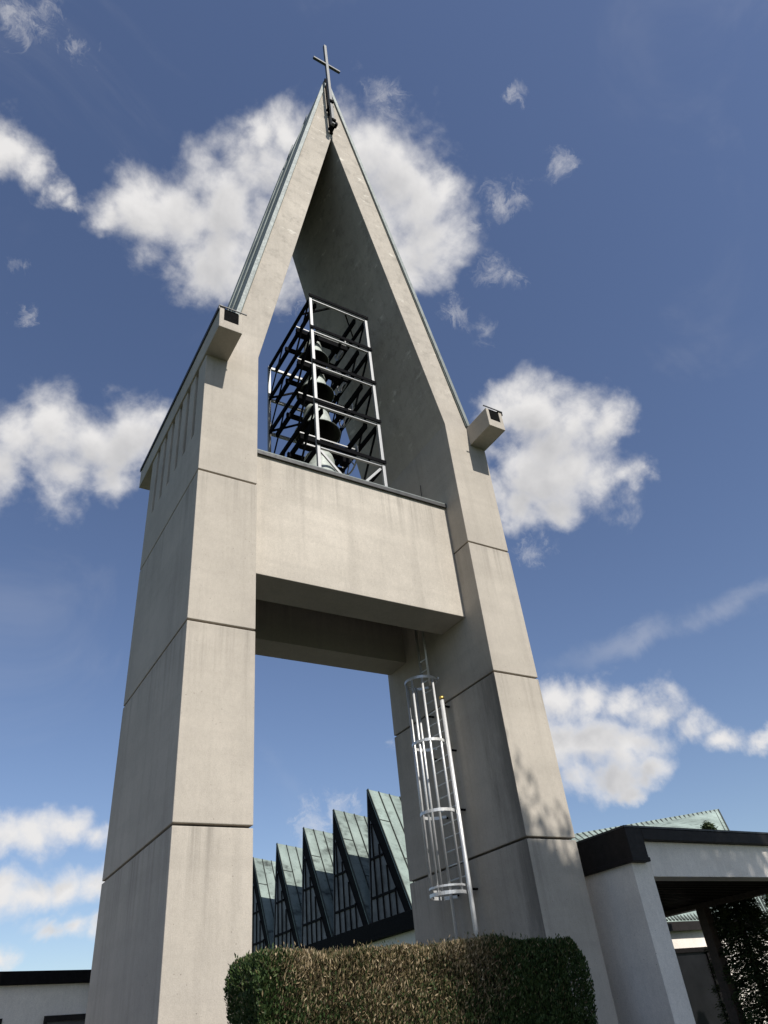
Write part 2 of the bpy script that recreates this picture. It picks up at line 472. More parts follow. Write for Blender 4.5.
bells = [(4, .76, .62, 'smallest bronze bell, hanging in the top tier of the steel frame'),
         (3, .90, .68, 'second bronze bell from the top of the steel frame'),
         (2, 1.06, .80, 'large bronze bell in the third tier down, above the lowest bell'),
         (1, 1.20, .92, 'lowest and largest bronze bell, mostly hidden by the crossbeam edge')]
for lv, dia, hh, lab in bells:
    z = LV[lv]-(.30 if lv == 1 else .06)
    bl = thing('bell', lab, 'bell', (XB, YB, z-hh), 'bells in the tower frame')
    r = dia/2
    prof = [(.0, hh), (r*.30, hh), (r*.44, hh*.985), (r*.52, hh*.94), (r*.55, hh*.86), (r*.555, hh*.84), (r*.575, hh*.80), (r*.565, hh*.78), (r*.585, hh*.62), (r*.63, hh*.44),
            (r*.70, hh*.28), (r*.705, hh*.265), (r*.73, hh*.25), (r*.735, hh*.235), (r*.80, hh*.14), (r*.90, hh*.055), (r*.985, hh*.008), (r, 0), (r*.97, -.005)]
    ob = MB().lathe(prof, (XB, YB, z-hh), 40).build('bell_body', M['bell'], bl)
    inner = [(r*.965, -.002), (r*.86, hh*.06), (r*.70, hh*.2), (r*.58, hh*.42), (r*.53, hh*.66), (r*.50, hh*.86), (.0, hh*.92)]
    MB().lathe(inner, (XB, YB, z-hh), 32).build('bell_inside', M['bell_in'], ob)
    c = MB().path([(XB, YB, z-hh*.12), (XB, YB, z-hh*.8), (XB, YB, z-hh*.9), (XB, YB, z-hh*.97), (XB, YB, z-hh*1.06)], [.02, .024, .075, .075, .03], 12)
    c.build('clapper', M['steel_dark'], bl)
    # crown loops, yoke and bell wheel
    c = MB()
    for a in range(4):
        dx, dy = math.cos(a*math.pi/2+.6)*.085, math.sin(a*math.pi/2+.6)*.085
        c.path([(XB+dx, YB+dy, z), (XB+dx*1.2, YB+dy*1.2, z+.07), (XB+dx*.4, YB+dy*.4, z+.13)], .026, 8)
    c.build('crown', M['bell'], bl)
    MB().box(XB-.44, XB+.60, YB-.07, YB+.07, z+.135, z+.26).build('yoke', M['steel_dark'], bl, .01)
    MB().box(XB-.40, XB+.56, YB-.095, YB-.073, z+.17, z+.21).build('yoke_strap', M['steel'], bl)
    wx, wz, wr = XB+.80, z+.20, .27+.03*(4-lv)
    wh = MB().path([(wx, YB+wr*math.cos(k*math.pi/16), wz+wr*math.sin(k*math.pi/16)) for k in range(32)], .02, 8, True)
    for k in range(6):
        a = k*math.pi/3
        wh.bar((wx, YB, wz), (wx, YB+wr*math.cos(a), wz+wr*math.sin(a)), .02, .02, (1, 0, 0))
    wh.path([(XB+.59, YB, wz), (wx+.05, YB, wz)], .03, 10)
    wh.build('bell_wheel', M['steel'], bl)
    MB().box(XB+.44, XB+.62, YB-.30, YB-.12, z-.20, z+.10).build('ringing_motor', M['steel_dark'], bl, .01)

# thin lightning conductor on the inner wall
c = MB().path([(W-w-.02, 1.17, 9.43), (W-w-.02, 1.19, 9.0), (W-w-.02, 1.2, 8.42)], .007, 6)
tag(c.build('cable', M['cable'], None, base=(W-w-.02, 1.2, 8.42)), 'thin black cable clipped to the inner tower wall above the crossbeam', 'cable')

# ------------------------------------------------------------------ caged ladder
wx = W-w
lad = thing('caged_ladder', 'aluminium caged ladder fixed to the inner wall of the right pier', 'ladder', (wx-.15, 1.63, g0))
xl = wx-.15
MB().path([(xl, 1.37, g0), (xl, 1.37, 4.52)], .038, 12).build('stile', M['alu'], lad)
MB().path([(xl, 1.37, 4.521), (xl, 1.37, 4.58)], .045, 12).build('stile_cap', M['brass'], lad)
MB().path([(xl, 1.89, g0), (xl, 1.89, 6.34)], .026, 12).build('stile', M['alu'], lad)
MB().path([(xl-.03, 1.62, 4.9), (xl-.03, 1.62, 6.34)], .022, 12).build('stile', M['alu'], lad)
z = 1.6
while z < 5.6:
    MB().path([(xl, 1.40 if z < 4.5 else 1.64, z), (xl-.015, 1.86, z)], .013, 8).build('rung', M['alu'], lad)
    z += .215
cxl, cyl, rl = 5.00, 1.68, .30
HZ = [1.37, 2.60, 3.78, 4.95]
for z in HZ:
    h = MB(); pts = []
    n = 28
    for k in range(n+1):
        a = math.radians(28+304*k/n)
        pts.append((cxl+rl*math.cos(a), cyl+rl*math.sin(a)))
    for (x0, y0), (x1, y1) in zip(pts, pts[1:]):
        h.bar((x0, y0, z), (x1, y1, z), .014, .05)
    h.bar((pts[0][0], pts[0][1], z), (xl, 1.88, z), .014, .04)
    h.bar((pts[-1][0], pts[-1][1], z), (xl, 1.38, z), .014, .04)
    if z == HZ[0]:
        for (x0, y0), (x1, y1) in zip(pts, pts[1:]):
            h.bar((x0, y0, z+.10), (x1, y1, z+.10), .012, .03)
    h.build('hoop', M['alu'], lad)
for a in (75, 120, 160, 200, 240, 285):
    x, y = cxl+(rl-.018)*math.cos(math.radians(a)), cyl+(rl-.018)*math.sin(math.radians(a))
    MB().path([(x, y, HZ[0]-.02), (x, y, HZ[-1]+.03)], .021, 8).build('cage_bar', M['alu'], lad)
for z in (-.4, 1.4, 2.6, 3.6, 4.4):
    for y in (1.34, 1.86): MB().box(xl+.03, wx-.001, y+.012, y+.045, z-.014, z+.014).build('bracket', M['steel_dark'], lad)

# ------------------------------------------------------------------ camera
cam = bpy.data.cameras.new('camera'); co = bpy.data.objects.new('camera', cam); COL.objects.link(co)
R = Matrix(((0.8572888479545056, -0.2346212678368453, -0.4582670529849034), (-0.5060359310412745, -0.5478779139143822, -0.6661512050128074), (-0.09478115671391335, 0.8029835939316919, -0.5884164173512806)))
CP = Vector((-2.5838, -8.7957, -0.41243))
co.matrix_world = Matrix.Translation(V(*CP)) @ R.to_4x4()
cam.sensor_fit = 'HORIZONTAL'; cam.sensor_width = 36; cam.lens = 723.879/768*36
cam.clip_start = .1; cam.clip_end = 4000
sc.camera = co

# ------------------------------------------------------------------ church with saw-tooth copper roof
HC = 7.0
def rel(x, y, z): return (CP.x+x, CP.y+y, CP.z+z)
XF = CP.x+1.872*HC
ZP, ZBs = CP.z+HC, CP.z+.428*HC
YN = CP.y+3.14*HC; SP = .362*HC
NB = 8
church = thing('church', 'church with a row of steep green copper saw-tooth roofs and dark glazed gables', 'church', (XF+3, YN+8, g0))
slope = -.15
LR = 6.0
yend0 = YN-.287*HC; yend1 = YN+SP*(NB-1)+.06*HC
MB().box(XF+.02, XF+7.2, yend0-.2, yend1, g0-.2, ZBs-.47).build('wall', M['white'], church)
MB().box(XF-.22, XF+.3, yend0-.35, yend1+.1, ZBs-.468, ZBs-.004).build('fascia', M['black_wood'], church, .01)
for k in range(NB):
    yp = YN+SP*k; yl = yp+.056*HC; yr = yp-.287*HC
    yr_b = yr+.03
    # dark gable board with a window in front of it
    MB().extr([(XF, yr_b, ZBs), (XF, yl-.02, ZBs), (XF, yp, ZP-.03)], (.12, 0, 0)).build('gable_wall', M['black_wood'], church)
    def onslope(y): return ZBs+(ZP-ZBs)*(y-yr)/(yp-yr)
    wy0, wy1 = yr+.42, yl-.10
    wt = onslope(yp-.03)-.95
    tri = [(XF-.012, wy0, ZBs+.05), (XF-.012, wy1, ZBs+.05), (XF-.012, yp-.02, wt)]
    gw = MB().extr(tri, (-.006, 0, 0)).build('gable_window', M['glass'], church)
    fr = MB()
    zt = wt-ZBs-.05
    for i in range(1, 5):
        y = wy0+(wy1-wy0)*i/5
        top = ZBs+.05+zt*min((y-wy0)/(yp-.02-wy0), 1.0 if y <= yp-.02 else (wy1-y)/(wy1-yp+.02))
        fr.box(XF-.05, XF-.02, y-.022, y+.022, ZBs+.05, top)
    for f in (.22, .60):
        zz = ZBs+.05+zt*f
        ya = wy0+(yp-.02-wy0)*f; yb_ = wy1+(yp-.02-wy1)*f
        fr.box(XF-.055, XF-.02, ya, yb_, zz-.035, zz+.035)
    fr.build('window_frame', M['black_wood'], gw)
    # copper slope facing the tower side, with standing seams
    d = Vector((LR, 0, slope*LR))
    nrm = Vector((0, -(ZP-ZBs), yp-yr)).normalized()*.05
    A = Vector((XF-.05, yp, ZP-.03)); B = Vector((XF-.05, yr, ZBs))
    cm = M['copper_old'] if k else M['copper']
    rs = MB().extr([tuple(A), tuple(B), tuple(B+nrm), tuple(A+nrm)], tuple(d)).build('roof_slope', cm, church)
    sm = MB()
    for i in range(0, 15):
        q = Vector((.01+i*.42, 0, slope*(.01+i*.42)))
        sm.bar(tuple(A+q+nrm*1.3), tuple(B+q+nrm*1.3), .024, .06, tuple(nrm.normalized()))
    for i in range(14):
        f = .28 + .31*((i*37) % 3)/1.0 if True else 0
        for ff in (f, ):
            if ff > .97: ff = .6
            q = Vector((.03+i*.42, 0, slope*(.03+i*.42)))
            p = A+(B-A)*ff+q+nrm*1.05
            sm.bar(tuple(p), tuple(p+Vector((.38, 0, slope*.38))), .03, .02, tuple(nrm.normalized()))
    sm.build('standing_seam', M['seam'], rs)
    # upright back of the tooth
    C = Vector((XF-.02, yl, ZBs))
    A2 = Vector((XF-.02, yp, ZP-.02))
    MB().extr([tuple(A2), tuple(C), tuple(C+Vector((0, .06, 0))), tuple(A2+Vector((0, .06, 0)))], tuple(d)).build('roof_back', M['lead'], church)
    MB().bar(tuple(A+Vector((.02, .02, .02))), tuple(A+d+Vector((0, .02, .03))), .07, .035).build('ridge_capping', cm, church)

# ------------------------------------------------------------------ low hall with copper roof, right
ye, yr_ = CP.y+14.4, CP.y+20
x0, x1 = CP.x+15.4, CP.x+28.9
ze = CP.z+1.80
def ridge(x):
    f = (x-(CP.x+20.5))/(28.9-20.5); return CP.z+5.35+f*(6.55-5.35)
hall = thing('parish_hall', 'low white hall with a broad standing seam copper roof behind the carport', 'hall', ((x0+x1)/2, ye+2, g0))
xE = CP.x+21.6
E0, E1 = Vector((x0, ye, ze)), Vector((xE, ye, ze))
R0, R1 = Vector((x0, yr_, ridge(x0))), Vector((x1, yr_, ridge(x1)))
th = Vector((0, 0, -.10))
rf = MB(); rf.hexa([tuple(v+th) for v in (E0, E1, R1, R0)], [tuple(v) for v in (E0, E1, R1, R0)])
rs = rf.build('roof', M['copper'], hall)
sm = MB(); ns = 46
for i in range(ns+1):
    f = i/ns
    a, b_ = E0.lerp(E1, f)+Vector((0, 0, .02)), R0.lerp(R1, f)+Vector((0, 0, .02))
    sm.bar(tuple(a), tuple(a+(b_-a)*.988), .05, .03)
sm.build('standing_seam', M['seam'], rs)
MB().box(x0, xE, ye-.04, ye-.005, ze-.22, ze-.02).build('fascia', M['fascia'], hall)
MB().box(x0+.1, xE-.2, ye+.12, ye+.5, g0-.1, ze-.06).build('wall', M['white'], hall)
MB().hexa([(xE-1.4, ye+.502, g0), (xE-.4, ye+.502, g0), (x1-.2, yr_, g0), (x1-1.2, yr_, g0)], [(xE-1.4, ye+.502, ze-.3), (xE-.4, ye+.502, ze-.3), (x1-.2, yr_, ze+.2), (x1-1.2, yr_, ze+.2)]).build('wall', M['white'], hall)
xw = CP.x+18.5
wd = MB().box(x0+.4, xw, ye+.085, ye+.115, g0+.3, CP.z+1.20).build('window_and_shade', M['dark_glass'], hall)  # below the window proper, dark glass stands in for shade on the wall
fr = MB()
x = x0+.4
while x < xw: fr.box(x-.05, x+.05, ye+.04, ye+.08, g0+.3, CP.z+1.20); x += 1.3
fr.box(x0+.4, xw, ye+.03, ye+.08, CP.z+1.10, CP.z+1.20)
fr.build('window_frame', M['black_wood'], wd)

# ------------------------------------------------------------------ carport / covered porch at right
px, pf = 6.79, -.62
cp = thing('covered_porch', 'flat roofed white porch with dark fascia and thick end wall beside the tower', 'porch', (9.5, 2, g0))
ZT, ZM, ZS = 1.89, 1.44, 1.22
xe, yb = 14.6, 4.9
MB().box(px+.06, px+.47, pf+.10, yb, g0-.1, ZM-.002).build('end_wall', M['white'], cp, .008)
MB().box(px+.472, xe, pf+.10, pf+.42, ZS, ZT-.17).build('front_beam', M['white'], cp, .008)
f = MB().box(px, px+.36, pf, yb+.1, ZM, ZT).box(px-.012, px+.375, pf-.012, yb+.1, ZM-.03, ZM+.03)
f.build('side_fascia', M['fascia'], cp, .01)
MB().box(px+.362, xe+.1, pf, pf+.5, ZT-.168, ZT-.006).build('front_fascia', M['fascia'], cp, .01)
MB().box(px-.004, xe+.1, pf-.004, yb+.1, ZT+.001, ZT+.03).build('roof', M['lead'], cp)
s = MB().box(px+.474, 12.2, pf+.424, yb, ZS+.10, ZT-.2)
y = pf+.5
s.build('soffit', M['brown_wood'], cp)
jb = MB()
while y < yb: jb.box(px+.476, 12.18, y, y+.02, ZS+.085, ZS+.098); y += .16
jb.build('soffit_board', M['black_wood'], cp)
MB().box(12.0, 12.25, pf+.43, yb, ZS, ZS+.095).build('side_beam', M['brown_wood'], cp)
MB().box(12.03, 12.24, 2.45, 2.66, g0, ZS-.002).build('post', M['brown_wood'], cp, .01)
MB().box(12.05, 12.23, pf+.5, pf+.68, g0, ZS-.002).build('post', M['brown_wood'], cp, .01)

# ------------------------------------------------------------------ low flat building at left
A = Vector((CP.x+1.9-10*.966, CP.y+16.0-10*.259, 0)); ud = Vector((.966, .259, 0)); vd = Vector((-.259, .966, 0))
lb = thing('flat_roofed_building', 'low pale grey flat roofed building behind the left tower pier', 'building', tuple(A+ud*6+vd*2+Vector((0, 0, g0))))
def ob(b, u0, u1, v0, v1, z0, z1):
    q = [A+ud*u0+vd*v0, A+ud*u1+vd*v0, A+ud*u1+vd*v1, A+ud*u0+vd*v1]
    return b.hexa([(p.x, p.y, z0) for p in q], [(p.x, p.y, z1) for p in q])
zt = CP.z+1.6
ob(MB(), 0, 13.2, 0, 4, g0-.1, zt-.2).build('wall', M['white'], lb)
ob(MB(), -.1, 13.3, -.1, 4.1, zt-.198, zt).build('fascia', M['black_wood'], lb, .01)
for u0, u1 in ((10.95, 12.3), (8.2, 10.12), (5.2, 6.6)):
    wn = ob(MB(), u0, u1, -.012, -.004, g0+.3, CP.z+.84).build('window', M['glass'], lb)
    fr = MB()
    ob(fr, u0-.05, u0, -.04, -.002, g0+.3, CP.z+.84); ob(fr, u1, u1+.05, -.04, -.002, g0+.3, CP.z+.84)
    ob(fr, u0-.05, u1+.05, -.045, -.002, CP.z+.842, CP.z+.93)
    fr.build('window_frame', M['fascia'], wn)

# ------------------------------------------------------------------ hedge
hx0, hx1, hy0, hy1, hz = .16, 3.82, -2.22, -1.50, .30
hedge = thing('hedge', 'clipped brown and green leaf hedge in front of the tower', 'hedge', ((hx0+hx1)/2, (hy0+hy1)/2, g0))
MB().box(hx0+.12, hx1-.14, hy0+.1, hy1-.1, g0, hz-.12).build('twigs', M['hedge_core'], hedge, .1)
def hedge_leaves(n, kind):
    u = rng.random(n)
    P = np.empty((n, 3)); Nn = np.zeros((n, 3))
    Lx, Ly, Lz = hx1-hx0, hy1-hy0, hz-g0
    w_ = np.array([Lx*1.7, Lx*Ly*1.9, Ly*1.7, Ly*1.2, Lx*.5]); w_ = w_/w_.sum()
    f = rng.choice(5, n, p=w_)
    a, b_ = rng.random(n), rng.random(n)
    dep = np.abs(rng.normal(0, .05, n))
    zr = hz-1.35*b_**1.0
    for i, (X, Y, Z, nn) in enumerate((
        (hx0+a*Lx, hy0+dep, zr, (0, -1, 0)), (hx0+a*Lx, hy0+b_*Ly, hz-dep, (0, 0, 1)),
        (hx0+dep, hy0+a*Ly, zr, (-1, 0, 0)), (hx1-dep, hy0+a*Ly, zr, (1, 0, 0)), (hx0+a*Lx, hy1-dep, zr, (0, 1, 0)))):
        s = f == i
        for j, q in enumerate((X, Y, Z)): P[s, j] = (q if np.ndim(q) else np.full(n, q))[s]
        Nn[s] = nn
    # rounded ends and an uneven, lumpy clip
    ex = np.minimum(P[:, 0]-hx0, hx1-P[:, 0]); k = np.clip(1-ex/.18, 0, 1)
    ez = np.clip(1-(hz-P[:, 2])/.22, 0, 1)
    P[:, 2] -= np.where(P[:, 0] < 2, .025, .06)*k**2*ez
    P[:, 0] += np.where(P[:, 0] < 2, 1, -1)*np.where(P[:, 0] < 2, .04, .10)*k*ez
    lump = np.sin(P[:, 0]*5.1+P[:, 2]*3)*.02+np.sin(P[:, 0]*11.7+1.3)*.014+np.sin(P[:, 0]*2.3+P[:, 2]*6.2)*.025
    P += Nn*lump[:, None]
    spike = (rng.random(n) < .04)[:, None]*rng.random((n, 1))**2*.045
    P += Nn*spike+spike*np.array([0, 0, .6])
    Q = np.stack([P[:, 0]*S, P[:, 1]*S, (P[:, 2]+G)*S], 1)
    up = unit(Nn*.45+np.array([0, 0, .75])+rng.normal(0, .34, (n, 3)))
    sd = unit(np.cross(up, rng.normal(0, 1, (n, 3))))
    L = rng.uniform(.016, .036, (n, 1)); Wd = rng.uniform(.0045, .0095, (n, 1))
    return P, Q, up*L, sd*Wd
P, Q, A_, B_ = hedge_leaves(140000, 0)
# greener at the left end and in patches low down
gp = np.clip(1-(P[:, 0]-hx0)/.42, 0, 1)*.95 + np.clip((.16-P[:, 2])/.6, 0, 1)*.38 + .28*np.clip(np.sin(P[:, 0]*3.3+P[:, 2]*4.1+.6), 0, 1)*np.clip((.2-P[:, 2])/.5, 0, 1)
gp += np.clip((P[:, 0]-2.5)/.5, 0, 1)*.85  # right part: the tree's shade is deepened by darker green leaves
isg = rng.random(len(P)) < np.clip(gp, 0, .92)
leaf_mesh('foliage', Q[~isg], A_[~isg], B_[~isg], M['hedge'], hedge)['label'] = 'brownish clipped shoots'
leaf_mesh('foliage', Q[isg], A_[isg]*.9, B_[isg]*1.6, M['hedge_g'], hedge)['label'] = 'green leaves at the left end and low down, darkening the shaded right part'

# ------------------------------------------------------------------ trees
def spruce(base, height, rad, lab, n=9000, low=.04):
    t = thing('spruce', lab, 'tree', base, 'dark spruces behind the porch')
    bx, by, bz = base
    MB().path([(bx, by, bz), (bx+.02, by, bz+height*.5), (bx, by, bz+height)], [.10, .06, .012], 8).build('trunk', M['bark'], t)
    Ps, As, Bs = [], [], []
    nb = 210; per = n//nb
    limb = MB()
    for i in range(nb):
        f = low+(1-low)*(i+rng.random())/nb
        r = rad*(1-f)**.8*(.75+.4*rng.random())+.04
        a = i*2.4+rng.random()*.6
        o = np.array([bx, by, bz+f*height]); dr = np.array([math.cos(a), math.sin(a), -.25+.45*f])
        s = rng.random(per)**.7
        c = o+dr*(s*r)[:, None]; c[:, 2] -= .18*r*s**2
        side = np.array([-math.sin(a), math.cos(a), 0])
        wv = (1-s)*.28*r+.05
        c += side*(rng.uniform(-1, 1, per)*wv)[:, None]+rng.normal(0, .04, (per, 3))
        Ps.append(np.stack([c[:, 0]*S, c[:, 1]*S, (c[:, 2]+G)*S], 1))
        ax = unit(dr+side*rng.uniform(-1, 1, (per, 1))*.9+rng.normal(0, .3, (per, 3))+np.array([0, 0, -.15]))
        bx_ = unit(np.cross(ax, rng.normal(0, 1, (per, 3))))
        As.append(ax*rng.uniform(.03, .065, (per, 1))); Bs.append(bx_*rng.uniform(.010, .020, (per, 1)))
        e = o+dr*r*.8
        if i % 3 == 0: limb.path([tuple(o), tuple(e+np.array([0, 0, -.1*r]))], [.02, .006], 5)
    limb.build('limb', M['bark'], t)
    leaf_mesh('foliage', np.concatenate(Ps), np.concatenate(As), np.concatenate(Bs), M['needle'], t)
spruce((12.78, 2.25, g0), 4.45, 1.2, 'dark spruce beside the brown porch post with its tip above the fascia', 70000)
spruce((13.9, .75, g0), 3.9, 1.25, 'dense dark spruce at the right edge seen under the porch roof', 84000)
spruce((15.2, 2.6, g0), 4.2, 1.2, 'dark spruce standing farthest back near the hall wall', 60000)

def broadleaf(base, top, cen, rad, lab, nclump=120, per=200, size=.07):
    t = thing('lime_tree', lab, 'tree', base)
    bx, by, bz = base; c0 = np.array(cen); rr = np.array(rad)
    MB().path([(bx, by, bz), (bx+.05, by+.05, bz+3), (cen[0], cen[1], cen[2]-rad[2]*.3), (cen[0]+.1, cen[1], cen[2]+rad[2]*.6)], [.34, .26, .19, .05], 10).build('trunk', M['bark'], t)
    lb_ = MB(); Ps, As, Bs = [], [], []
    for i in range(nclump):
        d = unit(rng.normal(0, 1, 3)); d = d/np.sum(np.abs(d)**4)**.25; q = c0+d*rr*(rng.random()**.33)*(.90+.12*rng.random())
        if i % 5 == 0:
            st = np.array([cen[0], cen[1], max(cen[2]-rad[2]*.9, q[2]-1.4)])
            lb_.path([tuple(st), tuple((st+q)/2+np.array([0, 0, .15])), tuple(q)], [.09, .06, .02], 6)
        k = q+rng.normal(0, 1, (per, 3))*np.array([.36, .36, .26])
        Ps.append(np.stack([k[:, 0]*S, k[:, 1]*S, (k[:, 2]+G)*S], 1))
        ax = unit(rng.normal(0, 1, (per, 3))); b2 = unit(np.cross(ax, rng.normal(0, 1, (per, 3))))
        As.append(ax*rng.uniform(.6, 1.2, (per, 1))*size); Bs.append(b2*rng.uniform(.5, .8, (per, 1))*size)
    lb_.build('limb', M['bark'], t)
    leaf_mesh('foliage', np.concatenate(Ps), np.concatenate(As), np.concatenate(Bs), M['lime'], t)
broadleaf((7.75, -13.2, g0), 16, (7.7, -13.0, 9.75), (4.1, 2.3, 4.85), 'tall leafy tree standing across the way and shading the right pier', 640, 330, .115)

# ------------------------------------------------------------------ ground
b = MB(); b.face([(-800, -800, g0), (800, -800, g0), (800, 800, g0), (-800, 800, g0)])
structure(b.build('ground', M['turf']))
b = MB(); b.face([(-14, -14, g0+.004), (13, -14, g0+.004), (13, 6, g0+.004), (-14, 6, g0+.004)])
structure(b.build('pavement', M['asphalt']))

# ------------------------------------------------------------------ sun
sd = Vector((-.07, .715, -.75)).normalized()
sun = bpy.data.lights.new('sun', 'SUN'); so = bpy.data.objects.new('sun', sun); COL.objects.link(so)
sun.energy = 5.0; sun.angle = math.radians(.5); sun.color = (1, .96, .90)
so.rotation_euler = sd.to_track_quat('-Z', 'Y').to_euler(); so.location = V(3, -20, 25)
elev = math.asin(-sd.z); az = math.atan2(-sd.x, -sd.y)      # azimuth from +y, clockwise

# ------------------------------------------------------------------ sky with broken cumulus
# cumulus puffs as (azimuth, elevation, radius) in degrees
HIGH = [(3.4,56.4,1.6),(6.6,57.7,2.2),(8.2,56.6,2.5),(12.3,57.8,3.1),(17.4,58.7,3.5),(17.1,55.6,3.1),(14.8,54.3,2.4),(22.8,61.6,2.9),(22.3,63.8,1.5),(27.0,63.7,2.2),(23.5,57.3,3.5),(21.6,54.1,2.4),(31.5,60.3,4.1),(32.0,62.9,3.0),(40.7,59.4,4.1),(45.2,58.1,3.1),(45.2,56.0,2.9),(41.7,54.5,1.9),(38.1,62.5,2.3),(48.4,58.6,1.7),(-9.1,57.5,1.6),(-6.1,57.4,1.4),(-3.0,56.6,1.0),(-10.9,56.9,1.5),(-1.0,56.2,0.7),(0.3,39.6,3.0),(3.3,41.1,2.7),(7.0,40.5,3.4),(10.0,41.9,2.9),(4.0,38.1,2.9),(-0.6,37.2,2.7),(-2.8,38.9,2.5),(11.7,43.1,1.7),(8.4,38.2,2.0),(47.9,42.0,2.1),(51.0,40.7,3.0),(54.6,39.3,2.7),(57.0,38.1,2.1),(53.0,36.6,3.6),(49.0,36.3,3.5),(55.8,34.6,2.6),(50.5,33.6,1.9),(47.4,34.4,2.0),(57.7,34.4,1.4),(51.1,38.2,3.3)]
LOW = [(46.0,19.4,2.5),(49.0,19.2,2.3),(51.4,18.3,2.2),(53.3,17.2,2.2),(55.3,15.7,1.8),(57.4,14.8,1.4),(59.8,14.1,1.1),(48.8,16.2,2.8),(45.9,16.5,2.6),(51.5,15.3,2.5),(48.9,13.7,2.0),(51.7,13.6,1.6),(46.5,14.3,1.8),(49.6,12.5,1.1),(44.1,18.6,2.1),(61.8,13.5,1.4),(5.7,13.3,1.9),(7.5,13.4,2.0),(9.6,13.4,2.0),(11.5,13.0,1.6),(13.1,12.6,1.5),(5.9,10.0,1.9),(8.0,9.8,1.7),(9.8,10.1,1.7),(12.0,10.2,1.7),(9.0,7.7,1.3),(10.7,7.8,1.3),(12.4,7.9,1.3),(6.8,6.4,1.0)]
WISP = [(54.7,56.5,1.4),(56.9,56.2,1.1),(50.0,55.4,1.1),(63.2,56.8,1.0),(42.4,65.8,1.3),(42.8,64.5,1.2),(41.0,63.6,1.1),(46.1,50.2,1.2),(48.3,48.4,1.0),(50.6,52.6,1.2),(52.8,51.4,1.0),(-13.2,65.4,1.7),(-15.6,64.8,1.2),(-5.8,65.0,0.9),(-4.1,51.1,0.6),(-1.9,48.1,0.8),(47.8,31.0,1.4),(27.9,53.8,2.2),(30.3,55.2,1.8),(28.6,14.0,1.7),(26.7,13.2,1.7),(32.9,18.5,0.5),(61.6,62.3,0.6)]
AROUND = [(110,35,6),(117,33,5),(140,50,5),(180,30,8),(190,28,6),(-120,45,7),(-112,42,5),(85,24,5)]   # clouds in the rest of the sky
wld = bpy.data.worlds.new('World'); sc.world = wld; wld.use_nodes = True
nt = wld.node_tree
bg = nt.nodes['Background']; STR = .07
bg.inputs['Strength'].default_value = STR
sky = N(nt, 'ShaderNodeTexSky'); sky.sky_type = 'NISHITA'; sky.sun_disc = False
sky.sun_elevation = elev; sky.sun_rotation = az
sky.air_density = 1.0; sky.dust_density = .6; sky.ozone_density = 2.5
tc = N(nt, 'ShaderNodeTexCoord')
dirv = tc.outputs['Generated']
def nz(vec, scale, detail, rough, dist=0.):
    n = N(nt, 'ShaderNodeTexNoise'); n.inputs['Scale'].default_value = scale
    n.inputs['Detail'].default_value = detail; n.inputs['Roughness'].default_value = rough
    n.inputs['Distortion'].default_value = dist
    nt.links.new(vec, n.inputs['Vector']); return n
def math_(op, a, b_=None, c=None):
    n = N(nt, 'ShaderNodeMath', operation=op)
    for i, v in enumerate((a, b_, c)):
        if v is None: continue
        if isinstance(v, (int, float)): n.inputs[i].default_value = v
        else: nt.links.new(v, n.inputs[i])
    return n.outputs[0]
def smooth(v, a, b_, c=0., d=1.):
    n = N(nt, 'ShaderNodeMapRange', interpolation_type='SMOOTHSTEP')
    n.inputs[1].default_value = a; n.inputs[2].default_value = b_; n.inputs[3].default_value = c; n.inputs[4].default_value = d
    nt.links.new(v, n.inputs[0]); return n.outputs[0]
# turbulence: bend the direction a little before measuring distances
def vmath(op, a, b_=None, c=None):
    n = N(nt, 'ShaderNodeVectorMath', operation=op)
    for i, v in enumerate((a, b_, c)):
        if v is None: continue
        if isinstance(v, tuple): n.inputs[i].default_value = v
        else: nt.links.new(v, n.inputs[i])
    return n.outputs['Value'] if op == 'DISTANCE' else n.outputs[0]
wp = vmath('SUBTRACT', nz(dirv, 16., 6, .62, .3).outputs['Color'], (.5, .5, .5))
bent = vmath('MULTIPLY_ADD', wp, (.054, .054, .054), dirv)
LOWS = 1.6                                   # low clouds are seen flat
def puffs(vec, groups):
    F = None
    lowv = vmath('MULTIPLY', vec, (1, 1, LOWS))
    for grp, peak, grow, st in groups:
        v = vec if st == 1 else lowv
        for a, e, r in grp:
            a, e = math.radians(a), math.radians(e)
            c = (math.cos(e)*math.sin(a), math.cos(e)*math.cos(a), math.sin(e)*st)
            f = math_('MULTIPLY_ADD', vmath('DISTANCE', v, c), -1/(grow*math.radians(r)), peak)
            F = f if F is None else math_('SMOOTH_MAX', F, f, .18)
    return F
def billow(vec, scale):
    n = N(nt, 'ShaderNodeTexVoronoi', feature='F1', normalize=True)
    n.inputs['Scale'].default_value = scale; n.inputs['Detail'].default_value = 2
    n.inputs['Roughness'].default_value = .5; n.inputs['Lacunarity'].default_value = 2.2
    nt.links.new(vec, n.inputs['Vector'])
    return n.outputs['Distance']
BIG = ((HIGH, 1., 1.28, 1), (LOW, 1., 1.35, LOWS))
F = puffs(bent, BIG+((AROUND, 1., 1.3, 1),))
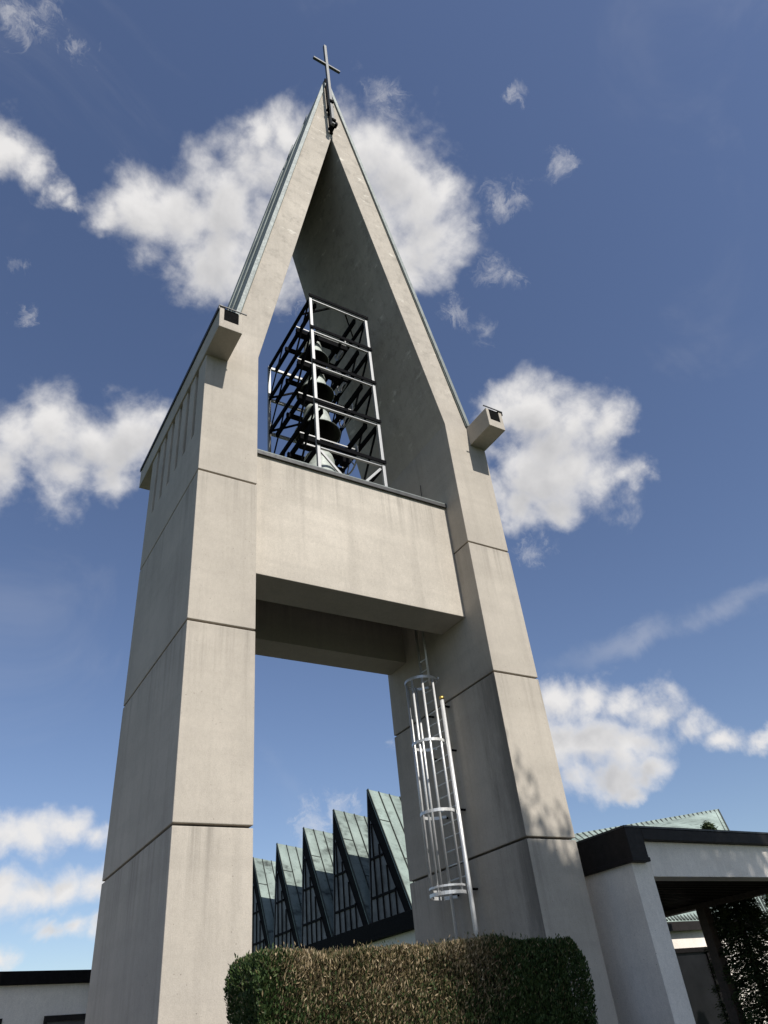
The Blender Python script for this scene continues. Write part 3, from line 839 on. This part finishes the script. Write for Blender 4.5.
# small torn scraps of cloud
torn = vmath('MULTIPLY_ADD', vmath('SUBTRACT', nz(dirv, 20., 6, .65, .6).outputs['Color'], (.5, .5, .5)), (.05, .05, .05), dirv)
FW = math_('ADD', puffs(torn, ((WISP, .75, 1.7, 1),)), math_('MULTIPLY_ADD', nz(torn, 30., 6, .68, 1.2).outputs['Fac'], 2.2, -1.15))
scrap = smooth(FW, .0, 1.1, 0., .45)
SUNUP = Vector((.07, -.715, .75)).normalized()
bv = vmath('MULTIPLY_ADD', vmath('SUBTRACT', nz(dirv, 22., 3, .55).outputs['Color'], (.5, .5, .5)), (.02, .02, .02), dirv)
b0 = billow(bv, 26.)
n1 = nz(vmath('ADD', dirv, tuple(SUNUP*.02)), 12., 4, .55, .2).outputs['Fac']
n0 = nz(dirv, 12., 6, .55, .2).outputs['Fac']
fine = nz(dirv, 40., 5, .6, .3).outputs['Fac']
dens = math_('ADD', F, math_('MULTIPLY_ADD', n0, 2.1, -1.03))
dens = math_('ADD', dens, math_('MULTIPLY_ADD', b0, -.40, .15))
dens = math_('ADD', dens, math_('MULTIPLY_ADD', fine, .45, -.225))
alpha = smooth(dens, -.02, 1.0)
# self-shading: how much cloud lies between this puff and the sun above it
above = math_('ADD', puffs(vmath('ADD', bent, (0, -.012, .034)), BIG), math_('MULTIPLY_ADD', n0, .9, -.45))
cover = smooth(above, -.15, 1.0)
thick = smooth(dens, .25, 1.1)
shade = math_('MULTIPLY_ADD', math_('MULTIPLY', cover, thick), -.50, 1.0)
shade = math_('ADD', shade, math_('MULTIPLY_ADD', math_('SUBTRACT', n0, n1), .9, 0.))
shade = math_('ADD', shade, math_('MULTIPLY_ADD', nz(dirv, 16., 4, .55).outputs['Fac'], .36, -.18))
cc = N(nt, 'ShaderNodeValToRGB'); cc.color_ramp.interpolation = 'LINEAR'
el = cc.color_ramp.elements
K = 1/STR
el[0].position = .15; el[0].color = (.36, .365, .39, 1)
el[1].position = .95; el[1].color = (.78, .765, .755, 1)
x_ = el.new(.55); x_.color = (.56, .555, .56, 1)
nt.links.new(shade, cc.inputs[0])
# high thin veil
cir = nz(dirv, 3.2, 6, .6, .8).outputs['Fac']
veil = smooth(cir, .55, .82, 0., .10)
# one long faint streak low on the right
dot = N(nt, 'ShaderNodeVectorMath', operation='DOT_PRODUCT'); nt.links.new(bent, dot.inputs[0]); dot.inputs[1].default_value = (0.3655, 0.1516, -0.9184)
st_ = smooth(math_('ABSOLUTE', dot.outputs['Value']), .024, .0, 0., .22)
st_ = math_('MULTIPLY', st_, smooth(vmath('DISTANCE', dirv, (0.7872, 0.4767, 0.3912)), .24, .05))
veil = math_('ADD', veil, math_('MULTIPLY', st_, smooth(n0, .3, .65)))
al = math_('MAXIMUM', math_('MAXIMUM', math_('MULTIPLY', alpha, .97), scrap), veil)
hs = N(nt, 'ShaderNodeHueSaturation'); hs.inputs['Saturation'].default_value = 1.0; hs.inputs['Value'].default_value = 1.46; hs.inputs['Hue'].default_value = .508
nt.links.new(sky.outputs[0], hs.inputs['Color'])
mx = N(nt, 'ShaderNodeMix', data_type='RGBA'); nt.links.new(al, mx.inputs[0]); nt.links.new(hs.outputs[0], mx.inputs[6]); csc = N(nt, 'ShaderNodeVectorMath', operation='SCALE'); nt.links.new(cc.outputs[0], csc.inputs[0]); csc.inputs['Scale'].default_value = K*.95
nt.links.new(csc.outputs[0], mx.inputs[7])
nt.links.new(mx.outputs[2], bg.inputs['Color'])

vs_ = sc.view_settings
sc.display_settings.display_device = 'sRGB'
vs_.view_transform = 'Standard'; vs_.look = 'None'; vs_.gamma = 1; vs_.exposure = .19; vs_.use_curve_mapping = False
